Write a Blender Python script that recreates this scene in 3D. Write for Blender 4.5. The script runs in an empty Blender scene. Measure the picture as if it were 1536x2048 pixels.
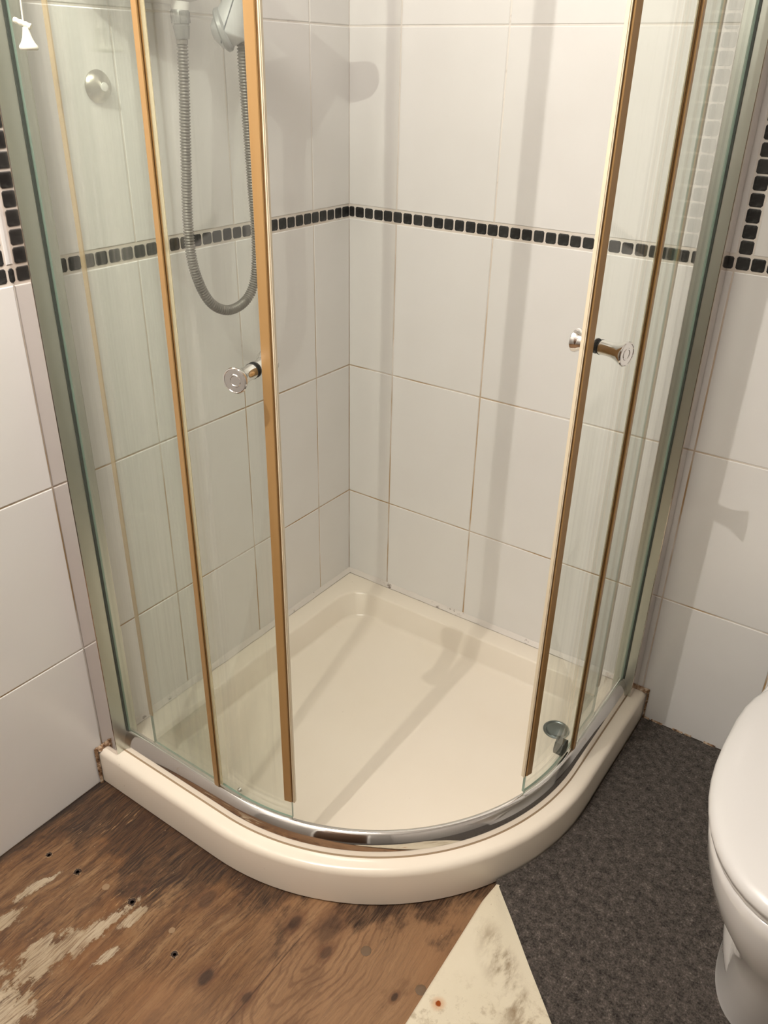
import bpy, bmesh, math, random
from mathutils import Vector, Matrix

random.seed(7)
SC = bpy.context.scene
COL = SC.collection

# ------------------------------------------------------------------ camera
CAM = Vector((1.24243, -1.63720, 1.40125))
YAW, PITCH, ROLL, FPX = 2.1721, -0.4968, 0.0229, 1649.09
fw = Vector((math.cos(PITCH) * math.cos(YAW), math.cos(PITCH) * math.sin(YAW), math.sin(PITCH)))
rt = fw.cross(Vector((0, 0, 1))).normalized()
up = rt.cross(fw)
r2 = rt * math.cos(ROLL) + up * math.sin(ROLL)
u2 = up * math.cos(ROLL) - rt * math.sin(ROLL)
cam = bpy.data.cameras.new('camera')
cam.sensor_fit = 'HORIZONTAL'
cam.sensor_width = 36.0
cam.lens = 36.0 * FPX / 1536.0
cam.clip_start = 0.02
camo = bpy.data.objects.new('camera', cam)
COL.objects.link(camo)
m3 = Matrix((r2, u2, -fw)).transposed()
camo.matrix_world = Matrix.Translation(CAM) @ m3.to_4x4()
SC.camera = camo

# ------------------------------------------------------------------ light, world, exposure
w = bpy.data.worlds.new('world')
SC.world = w
w.use_nodes = True
w.node_tree.nodes['Background'].inputs[0].default_value = (0.9, 0.85, 0.8, 1)
w.node_tree.nodes['Background'].inputs[1].default_value = 0.05


def lamp(name, loc, power, radius, col):
    l = bpy.data.lights.new(name, 'POINT')
    l.energy = power
    l.shadow_soft_size = radius
    l.color = col
    o = bpy.data.objects.new(name, l)
    o.location = loc
    COL.objects.link(o)
    return o


WARM = (1.0, 0.935, 0.86)
lamp('ceiling_bulb', (0.503, -1.62, 2.13), 36.0, 0.005, WARM)
al = bpy.data.lights.new('ambient_fill_light', 'AREA')  # added fill disc that lifts the ambient light; no such fitting is seen
al.shape = 'DISK'
al.size = 0.6
al.energy = 12.5
al.color = WARM
alo = bpy.data.objects.new('ambient_fill_light', al)
alo.location = (0.60, -1.15, 2.33)
COL.objects.link(alo)

vs = SC.view_settings
SC.display_settings.display_device = 'sRGB'
vs.view_transform = 'Standard'
vs.look = 'None'
vs.gamma = 1.0
vs.use_curve_mapping = False
vs.exposure = 0.17
SC.cycles.transparent_max_bounces = 32
SC.cycles.max_bounces = 12


# ------------------------------------------------------------------ node helpers
class NT:
    def __init__(self, name):
        self.m = bpy.data.materials.new(name)
        self.m.use_nodes = True
        self.t = self.m.node_tree
        self.t.nodes.clear()
        self.out = self.t.nodes.new('ShaderNodeOutputMaterial')

    def n(self, kind, props=None, **ins):
        nd = self.t.nodes.new(kind)
        for k, v in (props or {}).items():
            setattr(nd, k, v)
        for k, v in ins.items():
            self.set(nd, k, v)
        return nd

    def set(self, nd, k, v):
        key = int(k[1:]) if (k[0] == 'i' and k[1:].isdigit()) else k.replace('_', ' ')
        s = nd.inputs[key]
        if isinstance(v, bpy.types.NodeSocket):
            self.t.links.new(v, s)
        elif isinstance(v, (tuple, list)) and len(v) == 3 and s.type == 'RGBA':
            s.default_value = (*v, 1)
        else:
            s.default_value = v

    def math(self, op, a, b=0.0, c=0.0, clamp=False):
        nd = self.n('ShaderNodeMath', {'operation': op, 'use_clamp': clamp}, i0=a, i1=b, i2=c)
        return nd.outputs[0]

    def mix(self, f, a, b, mode='MIX'):
        nd = self.t.nodes.new('ShaderNodeMix')
        nd.data_type = 'RGBA'
        nd.blend_type = mode
        nd.clamp_factor = True
        self.set(nd, 'i0', f)
        self.set(nd, 'i6', a)
        self.set(nd, 'i7', b)
        return nd.outputs[2]

    def noise(self, vec, scale, detail=3.0, rough=0.5, dist=0.0):
        nd = self.n('ShaderNodeTexNoise', None, Vector=vec, Scale=scale, Detail=detail, Roughness=rough, Distortion=dist)
        return nd.outputs[0]

    def ramp(self, fac, stops):
        nd = self.t.nodes.new('ShaderNodeValToRGB')
        cr = nd.color_ramp
        cr.elements[0].position = stops[0][0]
        cr.elements[1].position = stops[-1][0]
        for p, c in stops[1:-1]:
            cr.elements.new(p)
        for e, (p, c) in zip(cr.elements, stops):
            e.color = (*c, 1) if len(c) == 3 else c
        self.set(nd, 'i0', fac)
        return nd.outputs[0]

    def step(self, v, lo, hi):
        nd = self.n('ShaderNodeMapRange', {'interpolation_type': 'SMOOTHSTEP', 'clamp': True}, i0=v, i1=lo, i2=hi, i3=0.0, i4=1.0)
        return nd.outputs[0]

    def coord(self, which='Object'):
        return self.t.nodes.new('ShaderNodeTexCoord').outputs[which]

    def mapping(self, vec, loc=(0, 0, 0), rot=(0, 0, 0), scale=(1, 1, 1)):
        return self.n('ShaderNodeMapping', None, i0=vec, i1=loc, i2=rot, i3=scale).outputs[0]

    def bsdf(self, **ins):
        nd = self.t.nodes.new('ShaderNodeBsdfPrincipled')
        for k, v in ins.items():
            self.set(nd, k, v)
        return nd

    def bump(self, h, strength=0.2, dist=0.01):
        return self.n('ShaderNodeBump', None, Strength=strength, Distance=dist, Height=h).outputs[0]

    def done(self, sh):
        self.t.links.new(sh if isinstance(sh, bpy.types.NodeSocket) else sh.outputs[0], self.out.inputs[0])
        return self.m


def S(r, g, b):
    f = lambda c: ((c / 255 + 0.055) / 1.055) ** 2.4 if c > 10 else c / 255 / 12.92
    return (f(r), f(g), f(b))


def simple(name, col, rough=0.4, metal=0.0, spec=0.5, coat=0.0):
    t = NT(name)
    b = t.bsdf(Base_Color=col, Roughness=rough, Metallic=metal)
    b.inputs['Specular IOR Level'].default_value = spec
    b.inputs['Coat Weight'].default_value = coat
    return t.done(b)


# ------------------------------------------------------------------ materials
def mat_tile():
    t = NT('white glazed tile')
    c = t.coord('Object')
    info = t.t.nodes.new('ShaderNodeObjectInfo').outputs['Random']
    sh = t.n('ShaderNodeVectorMath', {'operation': 'ADD'}, i0=c, i1=t.n('ShaderNodeCombineXYZ', None, i0=t.math('MULTIPLY', info, 40.0), i1=t.math('MULTIPLY', info, 17.0), i2=info).outputs[0]).outputs[0]
    n = t.noise(sh, 9.0, 2.0)
    col = t.mix(n, (0.78, 0.765, 0.745), (0.82, 0.81, 0.795))
    rough = t.math('MULTIPLY_ADD', t.noise(sh, 14.0, 3.0), 0.14, 0.10)
    b = t.bsdf(Base_Color=col, Roughness=rough)
    b.inputs['Specular IOR Level'].default_value = 0.5
    t.set(b, 'Normal', t.bump(t.noise(t.mapping(sh, scale=(1, 1, 0.45)), 7.0, 1.0), 0.10, 0.02))
    return t.done(b)


def mat_grout():
    t = NT('grout')
    c = t.coord('Object')
    z = t.n('ShaderNodeSeparateXYZ', None, i0=c).outputs[2]
    n = t.noise(c, 6.0, 4.0)
    low = t.step(z, 1.35, 0.55)
    f = t.math('MULTIPLY', low, t.step(n, 0.30, 0.62))
    col = t.mix(f, (0.80, 0.76, 0.71), S(182, 150, 108))
    col = t.mix(t.math('MULTIPLY', t.step(t.noise(c, 45.0, 3.0), 0.62, 0.75), 0.22), col, S(95, 75, 55))
    b = t.bsdf(Base_Color=col, Roughness=0.85)
    return t.done(b)


def mat_mosaic():
    t = NT('black slate mosaic')
    c = t.coord('Object')
    info = t.t.nodes.new('ShaderNodeObjectInfo').outputs['Random']
    col = t.mix(info, (0.008, 0.008, 0.008), (0.030, 0.030, 0.029))
    n = t.noise(t.mapping(c, loc=(0, 0, 0)), 120.0, 4.0, 0.6)
    col = t.mix(t.step(n, 0.45, 0.8), col, (0.06, 0.06, 0.058))
    b = t.bsdf(Base_Color=col, Roughness=0.42)
    t.set(b, 'Normal', t.bump(n, 0.3, 0.002))
    return t.done(b)


def mat_tray():
    t = NT('cream acrylic')
    c = t.coord('Object')
    n = t.noise(c, 5.0, 3.0)
    col = t.mix(n, S(233, 222, 205), S(240, 231, 217))
    sp = t.step(t.noise(c, 95.0, 2.0), 0.76, 0.82)
    col = t.mix(t.math('MULTIPLY', sp, 0.35), col, S(140, 120, 95))
    b = t.bsdf(Base_Color=col, Roughness=0.22)
    return t.done(b)


def mat_glass():
    t = NT('clear toughened glass')
    c = t.coord('Object')
    lw = t.n('ShaderNodeLayerWeight', None, Blend=0.5).outputs['Facing']
    fr = t.math('MULTIPLY_ADD', t.math('POWER', lw, 5.0), 0.94, 0.045)
    tr = t.n('ShaderNodeBsdfTransparent', None, Color=(0.960, 0.976, 0.956)).outputs[0]
    gl = t.n('ShaderNodeBsdfGlossy', None, Color=(1, 1, 1), Roughness=0.03).outputs[0]
    mx = t.n('ShaderNodeMixShader', None, i0=fr, i1=tr, i2=gl).outputs[0]
    st = t.noise(t.mapping(c, scale=(26, 26, 0.35)), 1.0, 4.0, 0.6)  # pale vertical bands: reflected light painted as haze, together with limescale streaks
    fine = t.noise(t.mapping(c, scale=(1, 1, 0.3)), 160.0, 3.0)
    hz = t.math('ADD', t.math('MULTIPLY', t.step(st, 0.48, 0.60), 0.060), t.math('MULTIPLY', t.step(fine, 0.55, 0.8), 0.02))
    df = t.n('ShaderNodeBsdfDiffuse', None, Color=(0.62, 0.61, 0.55)).outputs[0]
    mx2 = t.n('ShaderNodeMixShader', None, i0=hz, i1=mx, i2=df).outputs[0]
    return t.done(mx2)


def mat_chrome(name, col, rough):
    t = NT(name)
    c = t.coord('Object')
    r = t.math('MULTIPLY_ADD', t.noise(c, 30.0, 3.0), 0.08, rough)
    b = t.bsdf(Base_Color=col, Roughness=r, Metallic=1.0)
    return t.done(b)


def mat_amber():
    t = NT('aged amber plastic seal')
    c = t.coord('Object')
    n = t.noise(t.mapping(c, scale=(60, 60, 3)), 1.0, 3.0)
    col = t.mix(n, S(160, 122, 72), S(176, 141, 94))
    b = t.bsdf(Base_Color=col, Roughness=0.35)
    return t.done(b)


def mat_lip():
    t = NT('clear seal lip')
    tr = t.n('ShaderNodeBsdfTransparent', None, Color=(0.93, 0.93, 0.86)).outputs[0]
    df = t.n('ShaderNodeBsdfPrincipled', None, Base_Color=S(225, 214, 180), Roughness=0.25).outputs[0]
    return t.done(t.n('ShaderNodeMixShader', None, i0=0.38, i1=tr, i2=df).outputs[0])


def mat_ply():
    t = NT('bare stained plywood')
    c = t.coord('Object')
    xyz = t.n('ShaderNodeSeparateXYZ', None, i0=c)
    x, y = xyz.outputs[0], xyz.outputs[1]
    # grain runs along y
    warp = t.noise(c, 5.0, 3.0)
    xg = t.math('MULTIPLY_ADD', warp, 0.045, x)
    gv = t.n('ShaderNodeCombineXYZ', None, i0=xg, i1=t.math('MULTIPLY', y, 0.07), i2=0.0).outputs[0]
    g1 = t.noise(gv, 60.0, 4.0, 0.6)
    fv = t.n('ShaderNodeCombineXYZ', None, i0=xg, i1=t.math('MULTIPLY', y, 0.06), i2=0.3).outputs[0]
    g2 = t.noise(fv, 260.0, 5.0, 0.7)
    g3 = t.noise(t.n('ShaderNodeCombineXYZ', None, i0=x, i1=t.math('MULTIPLY', y, 0.10), i2=0.8).outputs[0], 620.0, 3.0, 0.6)
    big = t.noise(c, 4.5, 3.0)
    mid = t.noise(t.mapping(c, scale=(1.0, 0.45, 1)), 17.0, 5.0, 0.65)
    col = t.ramp(g1, [(0.25, S(84, 54, 28)), (0.48, S(124, 88, 54)), (0.72, S(152, 119, 84))])
    col = t.mix(t.math('MULTIPLY', t.step(g2, 0.50, 0.62), 0.72), col, S(66, 38, 18))
    col = t.mix(t.math('MULTIPLY', t.step(g3, 0.54, 0.64), 0.50), col, S(74, 46, 24))
    # warm orange / pale brown areas
    col = t.mix(t.math('MULTIPLY', t.step(big, 0.45, 0.70), 0.50), col, S(128, 80, 36))
    pale = t.step(t.math('MULTIPLY_ADD', big, 0.5, x), 0.66, 0.92)
    col = t.mix(t.math('MULTIPLY', pale, 0.45), col, S(168, 132, 98))
    col = t.mix(t.math('MULTIPLY', t.step(mid, 0.52, 0.66), 0.40), col, S(84, 54, 32))
    # cathedral growth rings to the front of the tray
    kx, ky = 0.640, -0.955
    dx = t.math('SUBTRACT', x, kx)
    dy = t.math('MULTIPLY', t.math('SUBTRACT', y, ky), 0.30)
    dd = t.math('SQRT', t.math('ADD', t.math('MULTIPLY', dx, dx), t.math('MULTIPLY', dy, dy)))
    dd = t.math('MULTIPLY_ADD', warp, 0.09, dd)
    dd = t.math('MULTIPLY_ADD', mid, 0.018, dd)
    ring = t.math('SINE', t.math('MULTIPLY', dd, 560.0))
    rm = t.math('MULTIPLY', t.step(ring, 0.2, 1.0), t.step(dd, 0.21, 0.10))
    rm = t.math('MULTIPLY', rm, t.step(mid, 0.30, 0.55))
    col = t.mix(t.math('MULTIPLY', rm, 0.50), col, S(96, 64, 42))
    # water stain: dark band spreading from the tray and the wall corner
    ex = t.math('SUBTRACT', x, 0.35)
    ey = t.math('SUBTRACT', y, -0.35)
    exc = t.math('MAXIMUM', ex, 0.0)
    dist = t.math('SQRT', t.math('ADD', t.math('MULTIPLY', exc, exc), t.math('MULTIPLY', ey, ey)))
    sn = t.noise(t.mapping(c, scale=(1.0, 0.55, 1)), 11.0, 6.0, 0.68)
    sx = t.step(x, 0.55, 0.05)
    reach = t.math('MULTIPLY_ADD', sx, 0.13, 0.585)
    edge = t.math('SUBTRACT', reach, dist)
    st = t.step(t.math('MULTIPLY_ADD', t.math('SUBTRACT', sn, 0.5), 0.55, edge), -0.05, 0.05)
    sk = t.math('MULTIPLY_ADD', t.step(g2, 0.38, 0.60), 0.45, 0.50)
    col = t.mix(t.math('MULTIPLY', st, sk), col, S(38, 20, 9))
    st2 = t.step(t.noise(t.mapping(c, scale=(1.0, 0.35, 1)), 20.0, 6.0, 0.72), 0.54, 0.64)
    st2 = t.math('MULTIPLY', st2, t.step(x, 0.70, 0.20))
    col = t.mix(t.math('MULTIPLY', st2, 0.62), col, S(62, 36, 19))
    # splintered pale fibres
    fb = t.step(t.noise(t.n('ShaderNodeCombineXYZ', None, i0=xg, i1=t.math('MULTIPLY', y, 0.10), i2=2.1).outputs[0], 210.0, 4.0, 0.7), 0.60, 0.68)
    fb = t.math('MULTIPLY', fb, t.step(t.noise(c, 8.0, 3.0), 0.42, 0.62))
    fb = t.math('MULTIPLY', fb, t.step(x, 0.62, 0.30))
    col = t.mix(t.math('MULTIPLY', fb, 0.75), col, S(186, 148, 102))
    # dark line along the wall foot
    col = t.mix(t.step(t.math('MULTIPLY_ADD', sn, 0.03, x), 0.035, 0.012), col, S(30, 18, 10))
    # knots
    for i, (px, py, pr, dk) in enumerate([(0.509, -1.0825, 0.012, 1), (0.650, -0.925, 0.010, .8), (0.626, -0.885, 0.022, .6), (0.566, -0.915, 0.013, .9),
                                          (0.591, -1.067, 0.011, .9), (0.287, -1.031, 0.008, 1), (0.795, -0.9195, 0.006, 1), (0.40, -0.975, 0.014, .6)]):
        ax = t.math('SUBTRACT', x, px)
        ay = t.math('MULTIPLY', t.math('SUBTRACT', y, py), 0.6)
        d = t.math('SQRT', t.math('ADD', t.math('MULTIPLY', ax, ax), t.math('MULTIPLY', ay, ay)))
        d = t.math('MULTIPLY_ADD', t.math('SUBTRACT', sn, 0.5), pr * 1.6, d)
        col = t.mix(t.math('MULTIPLY', t.step(d, pr * 1.7, pr * 1.1), 0.45 * dk), col, S(96, 60, 36))
        col = t.mix(t.math('MULTIPLY', t.step(d, pr, pr * 0.5), 0.85 * dk), col, S(52, 32, 20))
    # joint of the two sheets
    jx = t.math('ABSOLUTE', t.math('SUBTRACT', t.math('MULTIPLY_ADD', warp, 0.006, x), 0.597))
    col = t.mix(t.math('MULTIPLY', t.step(jx, 0.0016, 0.0006), t.math('MULTIPLY', t.step(y, -0.90, -0.94), 0.7)), col, S(60, 36, 20))
    # remains of pale levelling compound
    wn = t.noise(t.mapping(c, rot=(0, 0, 0.18), scale=(1.0, 0.5, 1)), 42.0, 7.0, 0.74)
    msk = None
    for (px, py, rx, ry) in [(0.250, -1.235, 0.030, 0.075), (0.272, -1.170, 0.022, 0.06), (0.290, -1.105, 0.013, 0.05), (0.316, -1.085, 0.013, 0.035),
                             (0.338, -1.156, 0.008, 0.025), (0.225, -1.205, 0.010, 0.03), (0.27, -1.34, 0.06, 0.06), (0.13, -1.235, 0.016, 0.05),
                             (0.115, -1.15, 0.010, 0.04), (0.19, -1.33, 0.05, 0.05)]:
        ax = t.math('DIVIDE', t.math('SUBTRACT', t.math('MULTIPLY_ADD', t.math('SUBTRACT', y, py), -0.16, x), px), rx)
        ay = t.math('DIVIDE', t.math('SUBTRACT', y, py), ry)
        d = t.math('SUBTRACT', 1.0, t.math('SQRT', t.math('ADD', t.math('MULTIPLY', ax, ax), t.math('MULTIPLY', ay, ay))))
        msk = d if msk is None else t.math('MAXIMUM', msk, d)
    pm = t.step(t.math('MULTIPLY_ADD', t.math('SUBTRACT', wn, 0.5), 4.2, msk), -0.05, 0.22)
    pm = t.math('MULTIPLY', pm, t.step(msk, -1.3, -0.3))
    pm = t.math('MULTIPLY', pm, t.math('MULTIPLY_ADD', t.step(g2, 0.62, 0.45), 0.6, 0.35))
    col = t.mix(t.math('MULTIPLY', pm, 0.88), col, t.mix(t.step(mid, 0.4, 0.65), S(180, 162, 134), S(200, 184, 158)))
    fl = t.step(t.noise(t.mapping(c, rot=(0, 0, 0.18), scale=(1.0, 0.25, 1)), 90.0, 4.0, 0.7), 0.66, 0.72)
    fl = t.math('MULTIPLY', fl, t.step(x, 0.60, 0.15))
    col = t.mix(t.math('MULTIPLY', fl, 0.75), col, S(190, 158, 118))
    grit = t.step(t.noise(c, 260.0, 1.0), 0.80, 0.84)
    gd = t.math('MULTIPLY', grit, t.step(dist, 0.75, 0.57))
    col = t.mix(gd, col, S(235, 225, 205))
    rough = t.math('MULTIPLY_ADD', g1, 0.25, 0.42)
    b = t.bsdf(Base_Color=col, Roughness=rough)
    h = t.math('ADD', t.math('ADD', g2, t.math('MULTIPLY', g3, 0.6)), t.math('MULTIPLY', pm, 0.5))
    t.set(b, 'Normal', t.bump(h, 0.6, 0.004))
    return t.done(b)


def mat_carpet():
    t = NT('charcoal fleck felt carpet')
    c = t.coord('Object')
    n1 = t.noise(c, 260.0, 3.0, 0.7)
    n2 = t.noise(c, 70.0, 4.0, 0.6)
    n3 = t.noise(t.mapping(c, rot=(0, 0, 0.7), scale=(1, 0.25, 1)), 600.0, 2.0, 0.6)
    f = t.math('ADD', t.math('MULTIPLY', n1, 0.55), t.math('MULTIPLY', n2, 0.45))
    col = t.ramp(f, [(0.36, S(28, 24, 21)), (0.48, S(70, 64, 59)), (0.58, S(92, 84, 78)), (0.72, S(150, 140, 130))])
    col = t.mix(t.math('MULTIPLY', t.step(n3, 0.62, 0.75), 0.35), col, S(150, 136, 124))
    lint = t.step(t.noise(c, 120.0, 1.0), 0.83, 0.86)
    col = t.mix(t.math('MULTIPLY', lint, 0.5), col, S(190, 178, 164))
    b = t.bsdf(Base_Color=col, Roughness=0.95)
    b.inputs['Sheen Weight'].default_value = 0.15
    b.inputs['Specular IOR Level'].default_value = 0.15
    t.set(b, 'Normal', t.bump(t.math('ADD', n1, n3), 0.7, 0.004))
    return t.done(b)


def mat_backing():
    t = NT('cream felt backing with mould')
    c = t.coord('Object')
    xyz = t.n('ShaderNodeSeparateXYZ', None, i0=c)
    x, y = xyz.outputs[0], xyz.outputs[1]
    col = t.mix(t.noise(c, 9.0, 3.0), S(206, 196, 172), S(218, 209, 189))
    # mould streak along the free edge
    u = t.math('MULTIPLY', t.math('ADD', t.math('ADD', x, y), -0.199 + 0.0), 0.7071)
    # distance from the free edge: edge line x + y = 0.20 (45 degrees)
    d = t.math('SUBTRACT', u, 0.0)
    n = t.noise(t.mapping(c, rot=(0, 0, 0.8), scale=(1, 0.4, 1)), 26.0, 5.0, 0.68)
    band = t.math('MULTIPLY', t.step(d, -0.085, -0.035), t.step(d, 0.0, -0.02))
    yb = t.step(y, -0.70, -0.76)
    m = t.math('MULTIPLY', t.math('MULTIPLY', band, yb), t.step(n, 0.44, 0.66))
    col = t.mix(t.math('MULTIPLY', m, 0.75), col, S(116, 92, 62))
    n2 = t.noise(c, 40.0, 5.0, 0.7)
    m2 = t.math('MULTIPLY', t.step(n2, 0.50, 0.66), t.step(t.math('MULTIPLY_ADD', x, -0.6, y), -1.32, -1.50))
    col = t.mix(t.math('MULTIPLY', m2, 0.55), col, S(128, 104, 70))
    sp = t.step(t.noise(c, 130.0, 2.0), 0.72, 0.78)
    col = t.mix(t.math('MULTIPLY', sp, 0.5), col, S(120, 100, 70))
    ax = t.math('SUBTRACT', x, 0.869)
    ay = t.math('SUBTRACT', y, -0.900)
    dd = t.math('SQRT', t.math('ADD', t.math('MULTIPLY', ax, ax), t.math('MULTIPLY', ay, ay)))
    dd = t.math('MULTIPLY_ADD', t.math('SUBTRACT', n2, 0.5), 0.014, dd)
    col = t.mix(t.math('MULTIPLY', t.step(dd, 0.016, 0.006), 0.45), col, S(186, 120, 50))
    col = t.mix(t.step(dd, 0.0062, 0.004), col, S(140, 66, 18))
    b = t.bsdf(Base_Color=col, Roughness=0.8)
    b.inputs['Specular IOR Level'].default_value = 0.2
    t.set(b, 'Normal', t.bump(t.noise(c, 300.0, 3.0), 0.25, 0.002))
    return t.done(b)


def mat_sealant():
    t = NT('white silicone with mould')
    c = t.coord('Object')
    n = t.noise(c, 38.0, 5.0, 0.7)
    col = t.mix(t.math('MULTIPLY', t.step(n, 0.60, 0.70), 0.8), (0.70, 0.65, 0.60), S(88, 66, 48))
    return t.done(t.bsdf(Base_Color=col, Roughness=0.4))


def mat_grime():
    t = NT('rusty grimed silicone')
    c = t.coord('Object')
    n = t.noise(c, 90.0, 5.0, 0.7)
    col = t.ramp(n, [(0.35, S(70, 44, 26)), (0.5, S(150, 116, 84)), (0.62, S(206, 188, 166))])
    b = t.bsdf(Base_Color=col, Roughness=0.6)
    t.set(b, 'Normal', t.bump(n, 0.5, 0.003))
    return t.done(b)


M = dict(
    tile=mat_tile(), grout=mat_grout(), mosaic=mat_mosaic(), tray=mat_tray(), glass=mat_glass(), amber=mat_amber(), lip=mat_lip(),
    ply=mat_ply(), carpet=mat_carpet(), backing=mat_backing(), sealant=mat_sealant(), grime=mat_grime(),
    chrome=mat_chrome('polished chrome', (0.80, 0.78, 0.76), 0.02),
    satin=mat_chrome('satin aluminium', (0.60, 0.62, 0.57), 0.30),
    channel=mat_chrome('polished aluminium', (0.74, 0.70, 0.68), 0.06),
    glass_edge=simple('dark green glass edge', (0.26, 0.36, 0.30), 0.12),
    seam=simple('brown seal groove', S(120, 88, 48), 0.5),
    tan=simple('pale tan seal', S(184, 160, 120), 0.4),
    gasket=simple('dark gasket', S(62, 68, 62), 0.5),
    nose=simple('cream magnetic strip', S(226, 212, 186), 0.3),
    rubber=simple('black rubber', (0.012, 0.012, 0.012), 0.45),
    white=simple('white plastic', (0.80, 0.79, 0.77), 0.25),
    ceramic=simple('white ceramic', (0.69, 0.675, 0.66), 0.08, coat=0.5),
    lid=simple('white seat plastic', (0.66, 0.645, 0.63), 0.25),
    hose=simple('grey hose plastic', (0.20, 0.185, 0.165), 0.33, 0.2),
    nut=simple('grey hose nut', (0.26, 0.26, 0.25), 0.35, 0.3),
    headgrey=simple('pale grey handset plastic', (0.62, 0.63, 0.64), 0.28),
    headring=simple('grey spray face', (0.40, 0.41, 0.41), 0.3),
    seamgrey=simple('grey seam', (0.22, 0.24, 0.26), 0.4),
    drain=mat_chrome('dull drain metal', (0.22, 0.25, 0.25), 0.25),
    cordm=simple('pale cord', (0.70, 0.68, 0.60), 0.7),
    hook=simple('cream plastic hook', (0.84, 0.82, 0.70), 0.4),
    brass=mat_chrome('dull nickel', (0.44, 0.41, 0.35), 0.25),
    screw=simple('dull screw', S(104, 82, 60), 0.6),
    rust=simple('dark rusty screw', S(52, 34, 22), 0.7),
    filler=simple('pale filler', S(146, 120, 92), 0.8),
    grime2=simple('dirty sealant', S(168, 146, 118), 0.6),
    gap=simple('dark gap strip', S(58, 46, 36), 0.9),  # dark strip standing in for the dark gap between carpet and wall
    paint=simple('wall paint darkened for less bounce', (0.34, 0.32, 0.30), 0.7),  # unseen walls coloured darker to cut the light bounced onto the tray front
    ceilpaint=simple('white ceiling paint', (0.80, 0.78, 0.75), 0.8),
    wooddoor=simple('dark wood door', (0.10, 0.055, 0.03), 0.4),
    lampglass=simple('white lamp shade', (0.8, 0.78, 0.74), 0.5),
)


# ------------------------------------------------------------------ mesh helpers
def link(name, bm, mats, parent=None, sharp=35.0, label=None):
    bmesh.ops.recalc_face_normals(bm, faces=bm.faces)
    a = math.radians(sharp)
    for f in bm.faces:
        f.smooth = True
    for e in bm.edges:
        e.smooth = not (len(e.link_faces) != 2 or e.calc_face_angle(0.0) > a)
    me = bpy.data.meshes.new(name)
    bm.to_mesh(me)
    bm.free()
    for mm in (mats if isinstance(mats, (list, tuple)) else [mats]):
        me.materials.append(mm)
    o = bpy.data.objects.new(name, me)
    COL.objects.link(o)
    if parent is not None:
        o.parent = parent
        o.matrix_parent_inverse = Matrix.Identity(4)
        pl = parent
        # children are modelled in world coordinates: cancel the parent's location
        wl = Vector((0, 0, 0))
        while pl is not None:
            wl += pl.location
            pl = pl.parent
        o.location = -wl
    if label:
        o['label'] = label
    return o


def tag(o, label, cat, group=None, kind='thing'):
    o['label'] = label
    o['category'] = cat
    if group:
        o['group'] = group
    o['kind'] = kind
    return o


def empty(name, loc, label, cat, group=None):
    o = bpy.data.objects.new(name, None)
    o.location = loc
    COL.objects.link(o)
    return tag(o, label, cat, group)


def structure(o):
    o['kind'] = 'structure'
    return o


def add_box(bm, a, b, mi=0):
    x0, y0, z0 = a
    x1, y1, z1 = b
    v = [bm.verts.new(p) for p in [(x0, y0, z0), (x1, y0, z0), (x1, y1, z0), (x0, y1, z0), (x0, y0, z1), (x1, y0, z1), (x1, y1, z1), (x0, y1, z1)]]
    fs = []
    for q in [(0, 3, 2, 1), (4, 5, 6, 7), (0, 1, 5, 4), (1, 2, 6, 5), (2, 3, 7, 6), (3, 0, 4, 7)]:
        f = bm.faces.new([v[i] for i in q])
        f.material_index = mi
        fs.append(f)
    return v, fs


def bevel_box(a, b, r, seg=2):
    bm = bmesh.new()
    add_box(bm, a, b)
    bmesh.ops.bevel(bm, geom=bm.edges[:], offset=r, segments=seg, affect='EDGES', profile=0.5)
    return bm


def loft(bm, rings, cap0=True, cap1=True, closed=True, mi=0):
    vs_ = [[bm.verts.new(p) for p in ring] for ring in rings]
    n = len(vs_[0])
    for i in range(len(vs_) - 1):
        for j in range(n if closed else n - 1):
            k = (j + 1) % n
            f = bm.faces.new((vs_[i][j], vs_[i][k], vs_[i + 1][k], vs_[i + 1][j]))
            f.material_index = mi
    if cap0:
        bm.faces.new(vs_[0][::-1]).material_index = mi
    if cap1:
        bm.faces.new(vs_[-1]).material_index = mi
    return vs_


def frame_of(axis):
    axis = axis.normalized()
    h = Vector((0, 0, 1)) if abs(axis.z) < 0.9 else Vector((1, 0, 0))
    a = axis.cross(h).normalized()
    return a, axis.cross(a).normalized()


def lathe(bm, org, axis, prof, seg=28, mi=0, cap0=True, cap1=True):
    """prof: list of (distance along axis, radius)"""
    axis = axis.normalized()
    a, b = frame_of(axis)
    rings = []
    for d, r in prof:
        c = org + axis * d
        rings.append([c + (a * math.cos(2 * math.pi * i / seg) + b * math.sin(2 * math.pi * i / seg)) * r for i in range(seg)])
    return loft(bm, rings, cap0, cap1, True, mi)


def catmull(pts, n):
    pts = [Vector(p) for p in pts]
    P = [pts[0] * 2 - pts[1]] + pts + [pts[-1] * 2 - pts[-2]]
    out = []
    for i in range(1, len(P) - 2):
        for k in range(n):
            t = k / n
            p0, p1, p2, p3 = P[i - 1], P[i], P[i + 1], P[i + 2]
            out.append(0.5 * ((2 * p1) + (p2 - p0) * t + (2 * p0 - 5 * p1 + 4 * p2 - p3) * t * t + (3 * p1 - p0 - 3 * p2 + p3) * t ** 3))
    out.append(pts[-1])
    return out


def resample(pts, step):
    out = [pts[0].copy()]
    acc = 0.0
    for a, b in zip(pts, pts[1:]):
        d = (b - a).length
        while acc + d >= step:
            t = (step - acc) / d
            a = a.lerp(b, t)
            out.append(a.copy())
            d = (b - a).length
            acc = 0.0
        acc += d
    return out


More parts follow.
